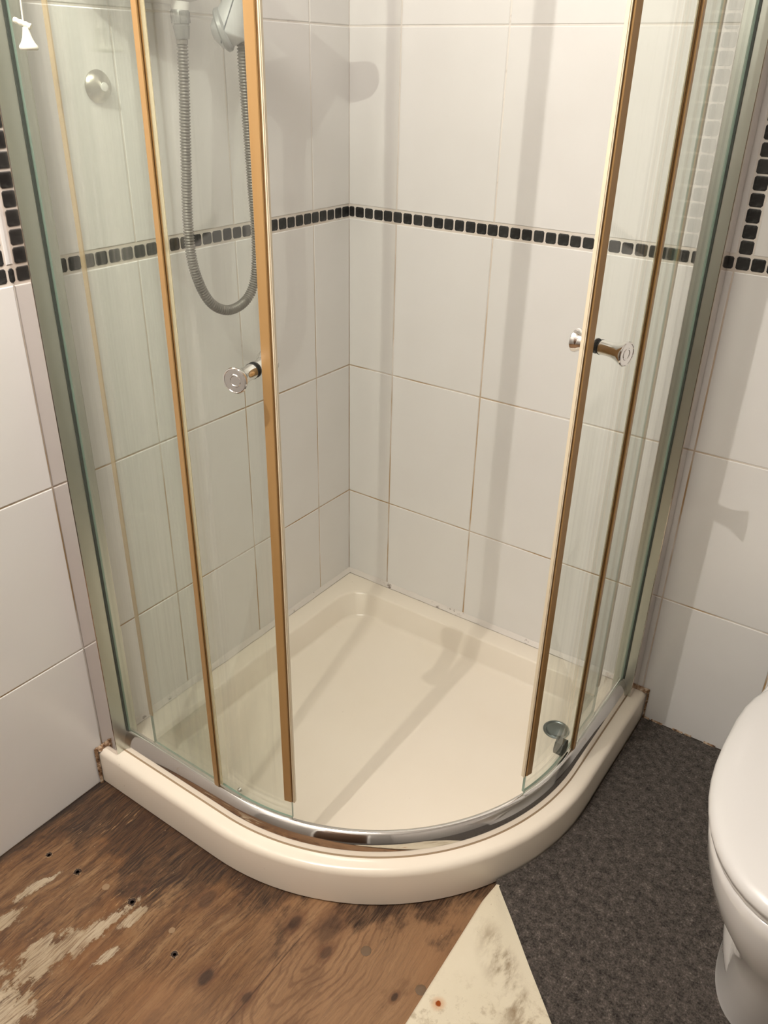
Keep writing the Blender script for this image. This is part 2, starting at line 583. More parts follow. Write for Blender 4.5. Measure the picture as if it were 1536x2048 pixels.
def tube(bm, pts, radius, seg=10, mi=0):
    """radius: number or function(index)"""
    n = len(pts)
    tang = [(pts[min(i + 1, n - 1)] - pts[max(i - 1, 0)]).normalized() for i in range(n)]
    a, b = frame_of(tang[0])
    rings = []
    for i in range(n):
        a = (a - tang[i] * a.dot(tang[i])).normalized()
        b = tang[i].cross(a)
        r = radius(i) if callable(radius) else radius
        rings.append([pts[i] + (a * math.cos(2 * math.pi * k / seg) + b * math.sin(2 * math.pi * k / seg)) * r for k in range(seg)])
    loft(bm, rings, mi=mi)


# ------------------------------------------------------------------ the quadrant path
# u: metres along the first straight (0..0.35), then radians on the arc, then metres along the second straight
CX, CY, ST = 0.35, -0.35, 0.35
U1 = ST + math.pi / 2
U2 = U1 + ST


def path(u, r):
    if u <= ST:
        return Vector((u, CY - r, 0)), Vector((0, -1, 0))
    if u <= U1:
        a = -math.pi / 2 + (u - ST)
        n = Vector((math.cos(a), math.sin(a), 0))
        return Vector((CX, CY, 0)) + n * r, n
    return Vector((CX + r, CY + (u - U1), 0)), Vector((1, 0, 0))


def u_samples(u0, u1, step=0.035):
    s = {u0, u1}
    for b in (ST, U1):
        if u0 < b < u1:
            s.add(b)
    k = max(1, int((min(u1, U1) - max(u0, ST)) / step)) if min(u1, U1) > max(u0, ST) else 0
    for i in range(k + 1 if k else 0):
        s.add(max(u0, ST) + (min(u1, U1) - max(u0, ST)) * i / k)
    out = []
    for u in sorted(s):
        if not out or u - out[-1] > 1e-6:
            out.append(u)
    return out


def sweep(bm, prof, us, mi=0, cap=True):
    rings = []
    for u in us:
        ring = []
        for r, z in prof:
            p, _ = path(u, r)
            ring.append(Vector((p.x, p.y, z)))
        rings.append(ring)
    return loft(bm, rings, cap, cap, True, mi)


def ang(deg):
    return ST + math.radians(deg + 90)


# ------------------------------------------------------------------ room shell
H1, PITCH_Z, MZ = 0.3559, 0.3625, 0.02933
TILE_T, GAP = 0.007, 0.0030
Z_ROWS = [0.0, H1, H1 + PITCH_Z, H1 + 2 * PITCH_Z]
Z_M0, Z_M1 = Z_ROWS[-1], Z_ROWS[-1] + MZ
Z_UP = [Z_M1, Z_M1 + PITCH_Z, Z_M1 + 2 * PITCH_Z, 2.16, 2.35]
CEIL = 2.35
XR, YB = 2.05, -2.25

bm = bmesh.new()
add_box(bm, (-0.12, YB - 0.1, -0.08), (XR + 0.1, 0.12, 0.0))
floor = structure(link('floor', bm, M['ply']))

bm = bmesh.new()
add_box(bm, (-0.12, YB - 0.1, CEIL), (XR + 0.1, 0.12, CEIL + 0.08))
structure(link('ceiling', bm, M['ceilpaint']))

REC = 0.0013
bm = bmesh.new()
add_box(bm, (-0.12, YB, 0.0), (-REC, REC, CEIL))
wall_left = structure(link('wall_left', bm, M['grout']))
bm = bmesh.new()
add_box(bm, (-REC, REC, 0.0), (XR, 0.12, CEIL))
wall_right = structure(link('wall_right', bm, M['grout']))
bm = bmesh.new()
add_box(bm, (-0.12, YB - 0.1, 0.0), (0.75, YB, CEIL))
add_box(bm, (1.60, YB - 0.1, 0.0), (XR + 0.1, YB, CEIL))
add_box(bm, (0.75, YB - 0.1, 2.0), (1.60, YB, CEIL))
structure(link('wall_back', bm, M['paint']))
bm = bmesh.new()
add_box(bm, (XR, YB, 0.0), (XR + 0.1, 0.12, CEIL))
structure(link('wall_side', bm, M['paint']))
door = structure(link('door_1', bevel_box((0.78, YB - 0.06, 0.005), (1.57, YB - 0.02, 1.97), 0.003), M['wooddoor']))
bm = bmesh.new()
add_box(bm, (0.75, YB - 0.08, 0.0), (0.78, YB + 0.01, 2.0))
add_box(bm, (1.57, YB - 0.08, 0.0), (1.60, YB + 0.01, 2.0))
add_box(bm, (0.78, YB - 0.08, 1.97), (1.57, YB + 0.01, 2.0))
structure(link('trim_1', bm, M['white']))

TILE_MESH = {}


def tile_mesh(kind, wd, ht, mat, r):
    key = (kind, round(wd, 4), round(ht, 4))
    if key in TILE_MESH:
        return TILE_MESH[key]
    bm = bmesh.new()
    t = TILE_T
    # local: face in x (width) / z (height), front at y = 0 looking to -y, body behind
    def ring(ins, y):
        return [Vector((ins, y, ins)), Vector((wd - ins, y, ins)), Vector((wd - ins, y, ht - ins)), Vector((ins, y, ht - ins))]
    if kind == 'm':
        def ring(ins, y, c=0.0028):
            a, b_, c_, d = ins, wd - ins, ht - ins, c
            pts = []
            for (px, pz, sx, sz) in [(a, a, 1, 1), (b_, a, -1, 1), (b_, c_, -1, -1), (a, c_, 1, -1)]:
                p1, p2 = Vector((px + sx * d, y, pz)), Vector((px, y, pz + sz * d))
                pts += [p2, p1] if (sx * sz > 0) else [p1, p2]
            return pts
    vsr = loft(bm, [ring(0, t), ring(0, r), ring(r * 0.35, r * 0.3), ring(r, 0)], cap0=False, cap1=True)
    bmesh.ops.recalc_face_normals(bm, faces=bm.faces)
    for f in bm.faces:
        f.smooth = False
    me = bpy.data.meshes.new('tile' if kind == 't' else 'mosaic_tile')
    bm.to_mesh(me)
    bm.free()
    me.materials.append(mat)
    TILE_MESH[key] = me
    return me


def put_tile(wall, s0, s1, z0, z1, kind='t'):
    """s runs away from the corner along the wall"""
    g = GAP / 2 if kind == 't' else 0.0017
    gz = GAP / 2 if kind == 't' else 0.0033
    lo = s0 + (g if s0 > 0.004 else 0.0)
    wd, ht = (s1 - g) - lo, (z1 - z0) - 2 * gz
    if kind == 'v':
        kind = 'm'
        gz = 0.0017
        ht = (z1 - z0) - 2 * gz
    if wd < 0.003:
        return
    if kind == 'm':
        dw, dh = random.uniform(-.0007, .0003), random.uniform(-.0006, .0004)
        wd = round(wd + dw, 3) if wd > .02 else wd
        ht = round(ht + dh, 3)
        lo += random.uniform(-.0003, .0003) if s0 > .004 else 0.0
    me = tile_mesh(kind, wd, ht, M['tile'] if kind == 't' else M['mosaic'], 0.0016 if kind == 't' else 0.0012)
    o = bpy.data.objects.new(me.name, me)
    COL.objects.link(o)
    proud = random.uniform(-.0004, .0004) if kind == 'm' else random.uniform(-.0003, .0003)
    if wall is wall_right:
        o.location = (lo, proud, z0 + gz)
    else:
        # local +x -> world +y so that the front looks to +x; start at the far end
        o.rotation_euler = (0, 0, math.pi / 2)
        o.location = (-proud, -(lo + wd), z0 + gz)
    o.parent = wall
    return o


for wall, first, send, m0, mp, kst in ((wall_right, 0.1345, XR, 0.0160, 0.02718, 32), (wall_left, 0.1327, -YB, 0.0275, 0.0279, 31)):
    cols = [0.0] + [first + 0.2506 * i + (0.03 if (wall is wall_left and i > 3) else 0.0) for i in range(12)]
    cols = [c for c in cols if c < send - 0.02] + [send]
    for z0, z1 in zip(Z_ROWS, Z_ROWS[1:]):
        for a, b in zip(cols, cols[1:]):
            put_tile(wall, a, b, z0, z1)
    s_a, s_b = m0 + mp * kst, m0 + mp * (kst + 1)      # the vertical strip
    ucols = [c for c in cols if c < s_a - 0.03] + [s_a]
    ocols = [s_b] + [s_b + 0.2506 * i for i in range(1, 12) if s_b + 0.2506 * i < send - 0.02] + [send]
    for z0, z1 in zip(Z_UP, Z_UP[1:]):
        for a, b in zip(ucols, ucols[1:]):
            put_tile(wall, a, b, z0, z1)
        for a, b in zip(ocols, ocols[1:]):
            put_tile(wall, a, b, z0, z1)
    ms = [0.0] + [m0 + mp * i for i in range(0, 54)]
    for a, b in zip(ms, ms[1:]):
        put_tile(wall, a, b, Z_M0, Z_M1, 'm')
    for a, b in zip([ms[-1]] + [c for c in cols if c > ms[-1] + .03], [c for c in cols if c > ms[-1] + .03]):
        put_tile(wall, a, b, Z_M0, Z_M1)
    zz = Z_M1
    while zz < 1.95:
        put_tile(wall, s_a, s_b, zz, zz + mp, 'v')
        zz += mp
    put_tile(wall, s_a, s_b, zz, CEIL)

# screws and filled screw holes in the plywood
for px, py, pr_, mk in [(0.1517, -1.0794, .0068, 'hole'), (0.0729, -1.0878, .0058, 'hole'), (0.2896, -1.0608, .0075, 'hole'), (0.4334, -1.086, .0062, 'hole'),
                        (0.7062, -0.8808, .0098, 'screw'), (0.8251, -0.8828, .0098, 'screw'), (0.2237, -1.0685, .0072, 'filler'), (0.3948, -1.0568, .0062, 'filler')]:
    bm = bmesh.new()
    if mk == 'hole':
        prof = [(0, pr_ * 1.25), (0.0007, pr_ * 1.2), (0.0012, pr_ * 1.0), (0.0006, pr_ * 0.85), (0.0002, pr_ * 0.5)]
    else:
        prof = [(0, pr_), (0.0006, pr_), (0.0010, pr_ * 0.9), (0.0008, pr_ * 0.45)]
    c0 = Vector((px, py, -0.0002))
    vv = lathe(bm, c0, Vector((0, 0, 1)), prof, 18)
    if mk == 'hole':
        for f in bm.faces:
            if (f.calc_center_median() - c0).xy.length > pr_ * 0.98 and random.random() < 0.75:
                f.material_index = 1
    for v in bm.verts:
        v.co.x += random.uniform(-.0004, .0004)
        v.co.y += random.uniform(-.0006, .0006)
    link('screw_head' if mk != 'filler' else 'screw_filler', bm, [M[{'hole': 'rust', 'screw': 'screw', 'filler': 'filler'}[mk]], M['filler']], floor)

# ------------------------------------------------------------------ shower tray
TS, TR, TT = 0.90, 0.55, 0.0932


def outline(d, rc, n=32):
    """quadrant outline inset by d, small corners rounded by rc, counter-clockwise"""
    lo, hi = d, TS - d
    R = TR - d
    pts = []

    def arc(cx, cy, r, a0, a1, k):
        for i in range(k + 1):
            a = math.radians(a0 + (a1 - a0) * i / k)
            pts.append((cx + r * math.cos(a), cy + r * math.sin(a)))
    arc(lo + rc, -hi + rc, rc, 180, 270, 8)
    arc(CX, CY, R, -90, 0, n)
    arc(hi - rc, -lo - rc, rc, 0, 90, 8)
    arc(lo + rc, -lo - rc, rc, 90, 180, 8)
    return pts


def cast(poly, ox, oy, dx, dy):
    best = None
    n = len(poly)
    for i in range(n):
        ax, ay = poly[i]
        bx, by = poly[(i + 1) % n]
        ex, ey = bx - ax, by - ay
        den = dx * ey - dy * ex
        if abs(den) < 1e-12:
            continue
        t = ((ax - ox) * ey - (ay - oy) * ex) / den
        s = ((ax - ox) * dy - (ay - oy) * dx) / den
        if t > 0 and -1e-9 <= s <= 1 + 1e-9 and (best is None or t < best):
            best = t
    return ox + dx * best, oy + dy * best


OX, OY = 0.42, -0.42
base = outline(0.0012, 0.004)
dense = []
for i, p in enumerate(base):
    q = base[(i + 1) % len(base)]
    dense.append(p)
    L = math.hypot(q[0] - p[0], q[1] - p[1])
    k = int(L / 0.035)
    for j in range(1, k):
        dense.append((p[0] + (q[0] - p[0]) * j / k, p[1] + (q[1] - p[1]) * j / k))
dirs = [(p[0] - OX, p[1] - OY) for p in dense]


def ring_at(d, rc, z):
    pl = outline(d, rc)
    return [Vector((*cast(pl, OX, OY, dx, dy), z)) for dx, dy in dirs]


bm = bmesh.new()
rings = [ring_at(0.006, 0.004, 0.0005), ring_at(0.0012, 0.004, 0.004), ring_at(0.0012, 0.004, TT - 0.014), ring_at(0.003, 0.005, TT - 0.007), ring_at(0.0075, 0.008, TT - 0.002),
         ring_at(0.014, 0.01, TT), ring_at(0.058, 0.066, TT - 0.0003), ring_at(0.0620, 0.067, TT - 0.0015), ring_at(0.065, 0.068, TT - 0.005),
         ring_at(0.082, 0.070, TT - 0.056), ring_at(0.085, 0.071, TT - 0.0605), ring_at(0.091, 0.072, TT - 0.0630), ring_at(0.25, 0.07, TT - 0.0645)]
loft(bm, rings, cap0=True, cap1=True)
tray = empty('shower_tray', (0.45, -0.45, 0.0), 'cream quadrant shower tray with curved front lip standing on the bare floor', 'shower tray')
link('tray_body', bm, M['tray'], tray, sharp=50)
dr = empty_dr = None
dc = Vector((0.7555, -0.188, TT - 0.0640))
bm = bmesh.new()
lathe(bm, dc, Vector((0, 0, 1)), [(0, 0.031), (0.002, 0.031), (0.0035, 0.028), (0.0022, 0.0245), (0.0015, 0.024)], 32)
drain = link('drain', bm, M['drain'], tray, label='dark round metal drain')
bm = bmesh.new()
lathe(bm, dc + Vector((0, 0, 0.0015)), Vector((0, 0, 1)), [(0, 0.0235), (0.0022, 0.022), (0.0038, 0.014), (0.0042, 0.004)], 32)
for k in range(10):
    a = k * math.pi / 5
    c = dc + Vector((math.cos(a), math.sin(a), 0)) * 0.016
    lathe(bm, c + Vector((0, 0, 0.0036)), Vector((0, 0, 1)), [(0, 0.0022), (0.0008, 0.002)], 8, mi=1)
cover = link('drain_cover', bm, [M['drain'], M['rubber']], drain)

# silicone round the tray
bm = bmesh.new()
def bead(bm, a, b, inward, upv, wd, ht):
    a, b, inward, upv = Vector(a), Vector(b), Vector(inward), Vector(upv)
    n = 26
    rings = []
    for i in range(n + 1):
        p = a.lerp(b, i / n)
        j = 1 + random.uniform(-.12, .12)
        rings.append([p, p + inward * wd * j, p + inward * wd * .45 * j + upv * ht * .5, p + upv * ht * j])
    loft(bm, rings)
bead(bm, (0.0, -0.0, TT), (0.0, -0.845, TT), (1, 0, 0), (0, 0, 1), 0.011, 0.010)
bead(bm, (0.0, 0.0, TT), (0.845, 0.0, TT), (0, -1, 0), (0, 0, 1), 0.011, 0.010)
structure(link('trim_2', bm, M['sealant'], sharp=60))
# grimed beads at both ends of the tray
bm = bmesh.new()
bead(bm, (0.0, -0.8995, 0.0), (0.0, -0.8995, TT + .006), (0.35, -0.9, 0), (0.8, -0.2, 0), 0.009, 0.008)
bead(bm, (0.0, -0.84, TT), (0.0, -0.9, TT - .003), (1, 0, 0), (0.2, 0, 1), 0.010, 0.009)
bead(bm, (0.8995, 0.0, 0.0), (0.8995, 0.0, TT + .006), (0.9, -0.35, 0), (0.2, -0.8, 0), 0.006, 0.006)
bead(bm, (0.84, 0.0, TT), (0.9, 0.0, TT - .003), (0, -1, 0), (0, -0.2, 1), 0.010, 0.009)
structure(link('trim_3', bm, M['grime'], sharp=60))

bm = bmesh.new()
xx = 0.905
while xx < 1.60:
    ln = random.uniform(0.006, 0.028)
    bead(bm, (xx, 0.0, 0.012), (xx + ln, 0.0, 0.012), (0, -1, 0), (0, -0.2, 1), random.uniform(0.002, 0.0045), 0.004)
    xx += ln + random.uniform(0.004, 0.030)
structure(link('trim_4', bm, M['grime'], sharp=60))
bm = bmesh.new()
add_box(bm, (0.9045, -0.0095, 0.0003), (XR - 0.003, -0.0002, 0.0120))
structure(link('trim_5', bm, M['gap'], sharp=60))

# ------------------------------------------------------------------ enclosure: rails, wall channels, fixed panes
ENC_TOP = 1.86
enc = empty('shower_enclosure', (0.60, -0.60, TT), 'chrome framed quadrant shower enclosure with two fixed glass panes and a curved floor rail', 'shower enclosure')
RAIL = [(0.4885, TT - 0.0003), (0.4885, 0.1365), (0.4905, 0.1390), (0.4945, 0.1398), (0.4985, 0.1388), (0.5030, 0.1345), (0.5078, 0.1270), (0.5118, 0.1165), (0.5142, 0.1055), (0.5150, 0.0980), (0.5150, TT - 0.0003)]
bm = bmesh.new()
sweep(bm, RAIL, u_samples(0.0503, U2 - 0.0503, 0.02))
link('floor_rail', bm, M['chrome'], enc, sharp=50, label='curved chrome floor rail')
bm = bmesh.new()
sweep(bm, [(0.5145, TT - 0.0005), (0.5172, TT - 0.0005), (0.5166, TT + 0.0010), (0.5152, TT + 0.0026)], u_samples(0.0503, U2 - 0.0503, 0.02))
link('rail_sealant', bm, M['grime2'], enc, sharp=50, label='dirty sealant line under the rail')
bm = bmesh.new()
sweep(bm, [(r, ENC_TOP + 0.045 - (z - TT)) for r, z in RAIL], u_samples(0.03, U2 - 0.03, 0.03))
link('top_rail', bm, M['chrome'], enc, sharp=50)

FIX_R = 0.4965
GT = 0.006


def slab_path(u0, u1, r, t, z0, z1, step=0.025):
    """thin pane following the path; faces = material 0, rims = material 1"""
    bm = bmesh.new()
    sweep(bm, [(r - t / 2, z0), (r + t / 2, z0), (r + t / 2, z1), (r - t / 2, z1)], u_samples(u0, u1, step))
    bmesh.ops.recalc_face_normals(bm, faces=bm.faces)
    for f in bm.faces:
        c = f.calc_center_median()
        n = f.normal
        rad = abs(n.z) < 0.5 and f.calc_area() > t * 0.01
        # rims: top/bottom and the two end caps
        if abs(n.z) > 0.5:
            f.material_index = 1
        else:
            es = sorted(e.calc_length() for e in f.edges)
            if es[0] <= t * 1.01 and es[0] > t * 0.9:
                f.material_index = 1
    return bm


def flip_u(u):
    return U2 - u


def uspan(a, b, flip):
    return (a, b) if not flip else (flip_u(b), flip_u(a))


for flip in (False, True):
    FE = 0.335 if flip else 0.316                # where the pane ends
    rout = 0.524 if flip else 0.535
    # polished wall channel with a satin inner side
    a, b = uspan(0.0, 0.050, flip)
    bm = bmesh.new()
    sweep(bm, [(0.476, TT), (rout, TT), (rout, ENC_TOP + 0.04), (0.476, ENC_TOP + 0.04)], [a, b])
    bmesh.ops.recalc_face_normals(bm, faces=bm.faces)
    for f in bm.faces:
        n_ = f.normal
        if (not flip and n_.x > 0.5) or (flip and n_.y < -0.5):
            f.material_index = 1
    bmesh.ops.bevel(bm, geom=bm.edges[:], offset=0.0012, segments=2, affect='EDGES')
    link('wall_channel', bm, [M['channel'], M['satin']], enc)
    a, b = uspan(0.0500, 0.0520, flip)
    bm = bmesh.new()
    sweep(bm, [(0.4985, 0.1390), (0.5030, 0.1390), (0.5030, ENC_TOP), (0.4985, ENC_TOP)], [a, b])
    link('gasket', bm, M['gasket'], enc)
    a, b = uspan(0.0510, FE, flip)
    g = link('fixed_pane', slab_path(a, b, FIX_R, GT, 0.1330, ENC_TOP), [M['glass'], M['glass_edge']], enc)
    z0 = 0.141
    def piece(nm, r0, r1, d0, d1, mat, lab=None, zz=z0):
        a_, b_ = uspan(FE + d0, FE + d1, flip)
        bm = bmesh.new()
        sweep(bm, [(r0, zz), (r1, zz), (r1, ENC_TOP), (r0, ENC_TOP)], [a_, b_])
        return link(nm, bm, mat, g, label=lab)
    FR = FIX_R
    bm = bmesh.new()
    piece('edge_seal', FR - .0038, FR + .0038, -.0055, 0.0012, M['amber'], 'narrow amber plastic seal')
    piece('seal_rib', FR - .0038, FR - .0016, 0.0012, 0.0040, M['amber'])
    piece('seal_rib', FR + .0016, FR + .0038, 0.0012, 0.0040, M['amber'])
    piece('seal_groove', FR - .0016, FR + .0016, 0.0012, 0.0018, M['seam'])
    piece('seal_lip', FR - .0036, FR - .0024, 0.0040, 0.0115, M['lip'], None, z0 + .003)

# ------------------------------------------------------------------ sliding doors
DR = 0.483


def knob_mesh(org, axis, k=1.0):
    bm = bmesh.new()
    lathe(bm, org, axis, [(d_ * k, r_) for d_, r_ in [(0.0, 0.0112), (0.004, 0.0108), (0.014, 0.0105), (0.024, 0.0118), (0.034, 0.0150), (0.0405, 0.0182), (0.0430, 0.0186), (0.0445, 0.0178), (0.0448, 0.0165), (0.0440, 0.0160), (0.0440, 0.0095),
                          (0.0448, 0.0088), (0.0448, 0.0070), (0.0440, 0.0064)]], 32)
    return bm


def make_door(name, u_front, u_rear, s, u_knob, z_knob, label, dz=0.0):
    """s = +1 when the front edge is at the larger u"""
    p, _ = path((u_front + u_rear) / 2, DR)
    root = empty(name, (p.x, p.y, 0.12), label, 'shower door', 'curved sliding shower doors')
    us = lambda a, b: (min(a, b), max(a, b))
    def off(u, d):                       # move d metres toward the front from u
        # radians on the arc, metres on the straights
        on_arc = ST < u < U1
        return u + s * (d / DR if on_arc else d)
    a, b = us(u_front, u_rear)
    gz0, gz1 = 0.1300, ENC_TOP - 0.02
    g = link('door_pane', slab_path(a, b, DR, GT, gz0, gz1), [M['glass'], M['glass_edge']], root)
    # wide front seal
    z0 = 0.176
    f1 = u_front
    bm = bmesh.new()
    a, b = us(off(f1, -0.0140), off(f1, 0.0015))
    sweep(bm, [(DR - .0058, z0), (DR + .0058, z0), (DR + .0058, gz1), (DR - .0058, gz1)], [a, b])
    bmesh.ops.bevel(bm, geom=bm.edges[:], offset=0.0012, segments=1, affect='EDGES')
    link('front_seal', bm, M['amber'], root, label='wide amber front seal')
    bm = bmesh.new()
    a, b = us(off(f1, 0.0015), off(f1, 0.0032))
    sweep(bm, [(DR - .0035, z0), (DR + .0035, z0), (DR + .0035, gz1), (DR - .0035, gz1)], [a, b])
    link('seal_groove', bm, M['seam'], root)
    bm = bmesh.new()
    a, b = us(off(f1, 0.0032), off(f1, 0.0072))
    sweep(bm, [(DR - .0045, z0 - .002), (DR + .0042, z0 - .002), (DR + .0042, gz1), (DR - .0045, gz1)], [a, b])
    bmesh.ops.bevel(bm, geom=bm.edges[:], offset=0.0014, segments=2, affect='EDGES')
    link('magnetic_strip', bm, M['nose'], root)
    # rear fin seal
    bm = bmesh.new()
    a, b = us(off(u_rear, 0.0), off(u_rear, 0.0100))
    sweep(bm, [(DR + .0031, 0.21), (DR + .0052, 0.21), (DR + .0052, gz1), (DR + .0031, gz1)], [a, b])
    link('rear_seal', bm, M['tan'], root, label='pale tan rear seal')
    # knob pair
    p, n = path(u_knob, DR)
    p.z = z_knob
    for sgn in (1, -1):
        bm = bmesh.new()
        lathe(bm, p + n * sgn * (GT / 2), n * sgn, [(0, 0.0116), (0.0018, 0.0116)], 24)
        w_ = link('rubber_washer', bm, M['rubber'], root)
        link('knob', knob_mesh(p + n * sgn * (GT / 2 + 0.0018), n * sgn, 1.0 if sgn > 0 else 0.84), M['chrome'], root, sharp=28, label='flared chrome knob')
    return root, off


ld, offl = make_door('sliding_door', ang(-74.05), 0.117, 1, ang(-77.7), 1.0174, 'curved glass sliding door beside the shower hose, pushed open along the tray')
rd, offr = make_door('sliding_door', ang(-17.5), U1 + 0.158, -1, ang(-13.4), 1.0368, 'curved glass sliding door nearer the toilet, pushed open above the drain')
# guide block of the second door and the small stop of the first
p, n = path(U1 - 0.012, DR)
bm = bmesh.new()
tx = Vector((-n.y, n.x, 0))
c0 = p + n * -0.004
prof = [(-0.013, 0.138), (-0.016, 0.150), (-0.010, 0.166), (0.004, 0.172), (0.012, 0.164), (0.014, 0.146), (0.008, 0.138)]
loft(bm, [[c0 + n * dn + tx * q + Vector((0, 0, z)) for q, z in prof] for dn in (-0.012, -0.010, 0.006, 0.008)])
link('guide_block', bm, M['gasket'], rd, sharp=20, label='dark plastic guide block')
p, n = path(ang(-88), DR)
p.z = 0.150
bm = bmesh.new()
lathe(bm, p + n * 0.003, n, [(0, 0.0045), (0.003, 0.0045), (0.005, 0.0030)], 12)
link('door_stop', bm, M['satin'], ld)

# ------------------------------------------------------------------ shower unit, hose, handset, hook, rosette
unit = empty('shower_unit', (0.0, -0.60, 1.478), 'white wall mounted electric shower unit above the hose, only its grimy underside in view', 'shower unit')
bm = bmesh.new()
def su_ring(z, ins, dx):
    y0, y1 = -0.71 + ins, -0.458 - ins
    x1 = 0.085 - dx
    pts = []
    k = 10
    for i in range(k + 1):
        t = i / k
        y = y0 + (y1 - y0) * t
        x = x1 - 0.018 * (2 * t - 1) ** 4
        pts.append(Vector((x, y, z)))
    return [Vector((0.0005, y0, z))] + pts + [Vector((0.0005, y1, z))]
loft(bm, [su_ring(1.484, 0.030, 0.062), su_ring(1.492, 0.012, 0.032), su_ring(1.500, 0.003, 0.010), su_ring(1.510, 0.0, 0.0), su_ring(1.82, 0.0, 0.0), su_ring(1.845, 0.01, 0.015)])
link('unit_body', bm, M['white'], unit, sharp=40)
bm = bmesh.new()
lathe(bm, Vector((0.060, -0.5385, 1.4685)), Vector((0.10, 0.02, 1)), [(0, 0.0135), (0.012, 0.0150), (0.018, 0.0155)], 20)
link('outlet', bm, M['white'], unit)

hose = empty('shower_hose', (0.060, -0.538, 1.40), 'grey ribbed plastic shower hose hanging in a loop below the shower unit', 'hose')
HP = [(0.060, -0.5385, 1.432), (0.058, -0.541, 1.36), (0.056, -0.549, 1.25), (0.054, -0.556, 1.14), (0.054, -0.551, 1.06), (0.058, -0.524, 0.995),
      (0.064, -0.482, 0.969), (0.066, -0.433, 0.978), (0.068, -0.405, 1.015), (0.070, -0.396, 1.09), (0.072, -0.402, 1.20), (0.076, -0.411, 1.33), (0.081, -0.418, 1.42), (0.090, -0.418, 1.49), (0.104, -0.412, 1.545)]
cp = resample(catmull(HP, 24), 0.00125)
bm = bmesh.new()
tube(bm, cp, lambda i: (0.0100, 0.0099, 0.0078, 0.0078)[i % 4] if i > 6 else 0.0098, 12)
link('hose_tube', bm, M['hose'], hose, sharp=80)
bm = bmesh.new()
ax = Vector((0.02, 0.02, -1))
lathe(bm, Vector((0.060, -0.5385, 1.474)), ax, [(0, 0.0142), (0.002, 0.0152), (0.020, 0.0140), (0.0205, 0.0130), (0.0225, 0.0130), (0.023, 0.0138), (0.036, 0.0122), (0.042, 0.0112)], 20)
for k in range(8):
    a, b = frame_of(ax)
    th = k * math.pi / 4
    dvec = a * math.cos(th) + b * math.sin(th)
    q = Vector((0.060, -0.5385, 1.474)) + ax.normalized() * 0.011 + dvec * 0.0146
    s_ = Vector((0.0009, 0.0009, 0.008))
    add_box(bm, q - s_, q + s_)
nut = link('hose_nut', bm, M['nut'], hose, sharp=40, label='pale grey tapered nut')

hs = empty('shower_handset', (0.12, -0.44, 1.45), 'pale grey shower handset with hanging round head next to the hose', 'shower handset')
H0, H1v = Vector((0.067, -0.449, 1.425)), Vector((0.112, -0.412, 1.562))
axd = (H1v - H0).normalized()
hp = catmull([H0 + Vector((0.004, 0.0, -0.004)), H0 + axd * 0.02, H0 + axd * 0.06, H0 + axd * 0.11, H1v], 8)
prr = [0.006, 0.021, 0.0310, 0.0300, 0.0260, 0.0220, 0.0185, 0.0165, 0.016]
nhp = len(hp)
bm = bmesh.new()
def hr(i):
    t = i / (nhp - 1) * (len(prr) - 1)
    k = min(int(t), len(prr) - 2)
    return prr[k] + (prr[k + 1] - prr[k]) * (t - k)
tube(bm, hp, hr, 20)
link('handset_body', bm, M['headgrey'], hs, sharp=60)
bm = bmesh.new()
fdir = Vector((-0.72, -0.50, -0.30)).normalized()
fc = H0 + axd * 0.030 + fdir * 0.004
lathe(bm, fc, fdir, [(0, 0.030), (0.004, 0.0345), (0.010, 0.0350), (0.013, 0.032), (0.014, 0.020)], 32)
link('spray_head', bm, M['headring'], hs, sharp=30)
bm = bmesh.new()
ln = [hp[i] + (CAM - hp[i]).normalized() * (hr(i) * 0.99) + Vector((-0.006, -0.006, 0)) for i in range(3, nhp - 6)]
tube(bm, ln, 0.0011, 6)
link('seam_line', bm, M['seamgrey'], hs)
bm = bmesh.new()
ba, bb = Vector((0.150, -0.354, 1.538)), Vector((0.138, -0.61, 1.645))
bd = (bb - ba).normalized()
tube(bm, [ba + bd * d for d in (-0.014, -0.011, -0.005, 0.004, 0.02, 0.08, 0.15, 0.22, 0.26, 0.278)],
     lambda i: (0.004, 0.013, 0.020, 0.0245, 0.026, 0.026, 0.026, 0.026, 0.024, 0.010)[i], 24)
lathe(bm, Vector((0.0005, -0.428, 1.575)), Vector((1, 0, 0)), [(0, 0.026), (0.006, 0.026), (0.012, 0.016), (0.13, 0.016)], 20)
brk = empty('handset_bracket', (0.0, -0.428, 1.575), 'white wall bracket holding the shower handset above the frame', 'bracket')
link('bracket_arm', bm, M['white'], brk, sharp=60)

pc = Vector((0.1705, -0.905, 0))
hook = empty('pull_cord', (pc.x, pc.y, 1.41), 'cream ceiling pull cord with a cone shaped toggle hanging before the fixed pane', 'pull cord')
TZ = 1.4085
bm = bmesh.new()
lathe(bm, Vector((pc.x, pc.y, TZ)), Vector((0, 0, 1)), [(0.0, 0.0095), (0.0008, 0.0112), (0.0030, 0.0118), (0.0052, 0.0112), (0.0085, 0.0085), (0.0150, 0.0058), (0.0220, 0.0044), (0.0255, 0.0038), (0.0262, 0.0028)], 28)
link('toggle', bm, M['hook'], hook, sharp=50, label='cone shaped cream toggle')
bm = bmesh.new()
k0 = Vector((pc.x, pc.y, TZ + 0.0275))
tube(bm, catmull([k0 + Vector((0.006, 0.004, -0.0012)), k0 + Vector((0.001, 0.0008, 0.0010)), k0 + Vector((-0.005, -0.0035, 0.0035)), k0 + Vector((-0.011, -0.008, 0.0065))], 5), lambda i: (0.0030, 0.0036, 0.0034, 0.0030)[i % 4], 12)
link('knot', bm, M['hook'], hook, sharp=60)
bm = bmesh.new()
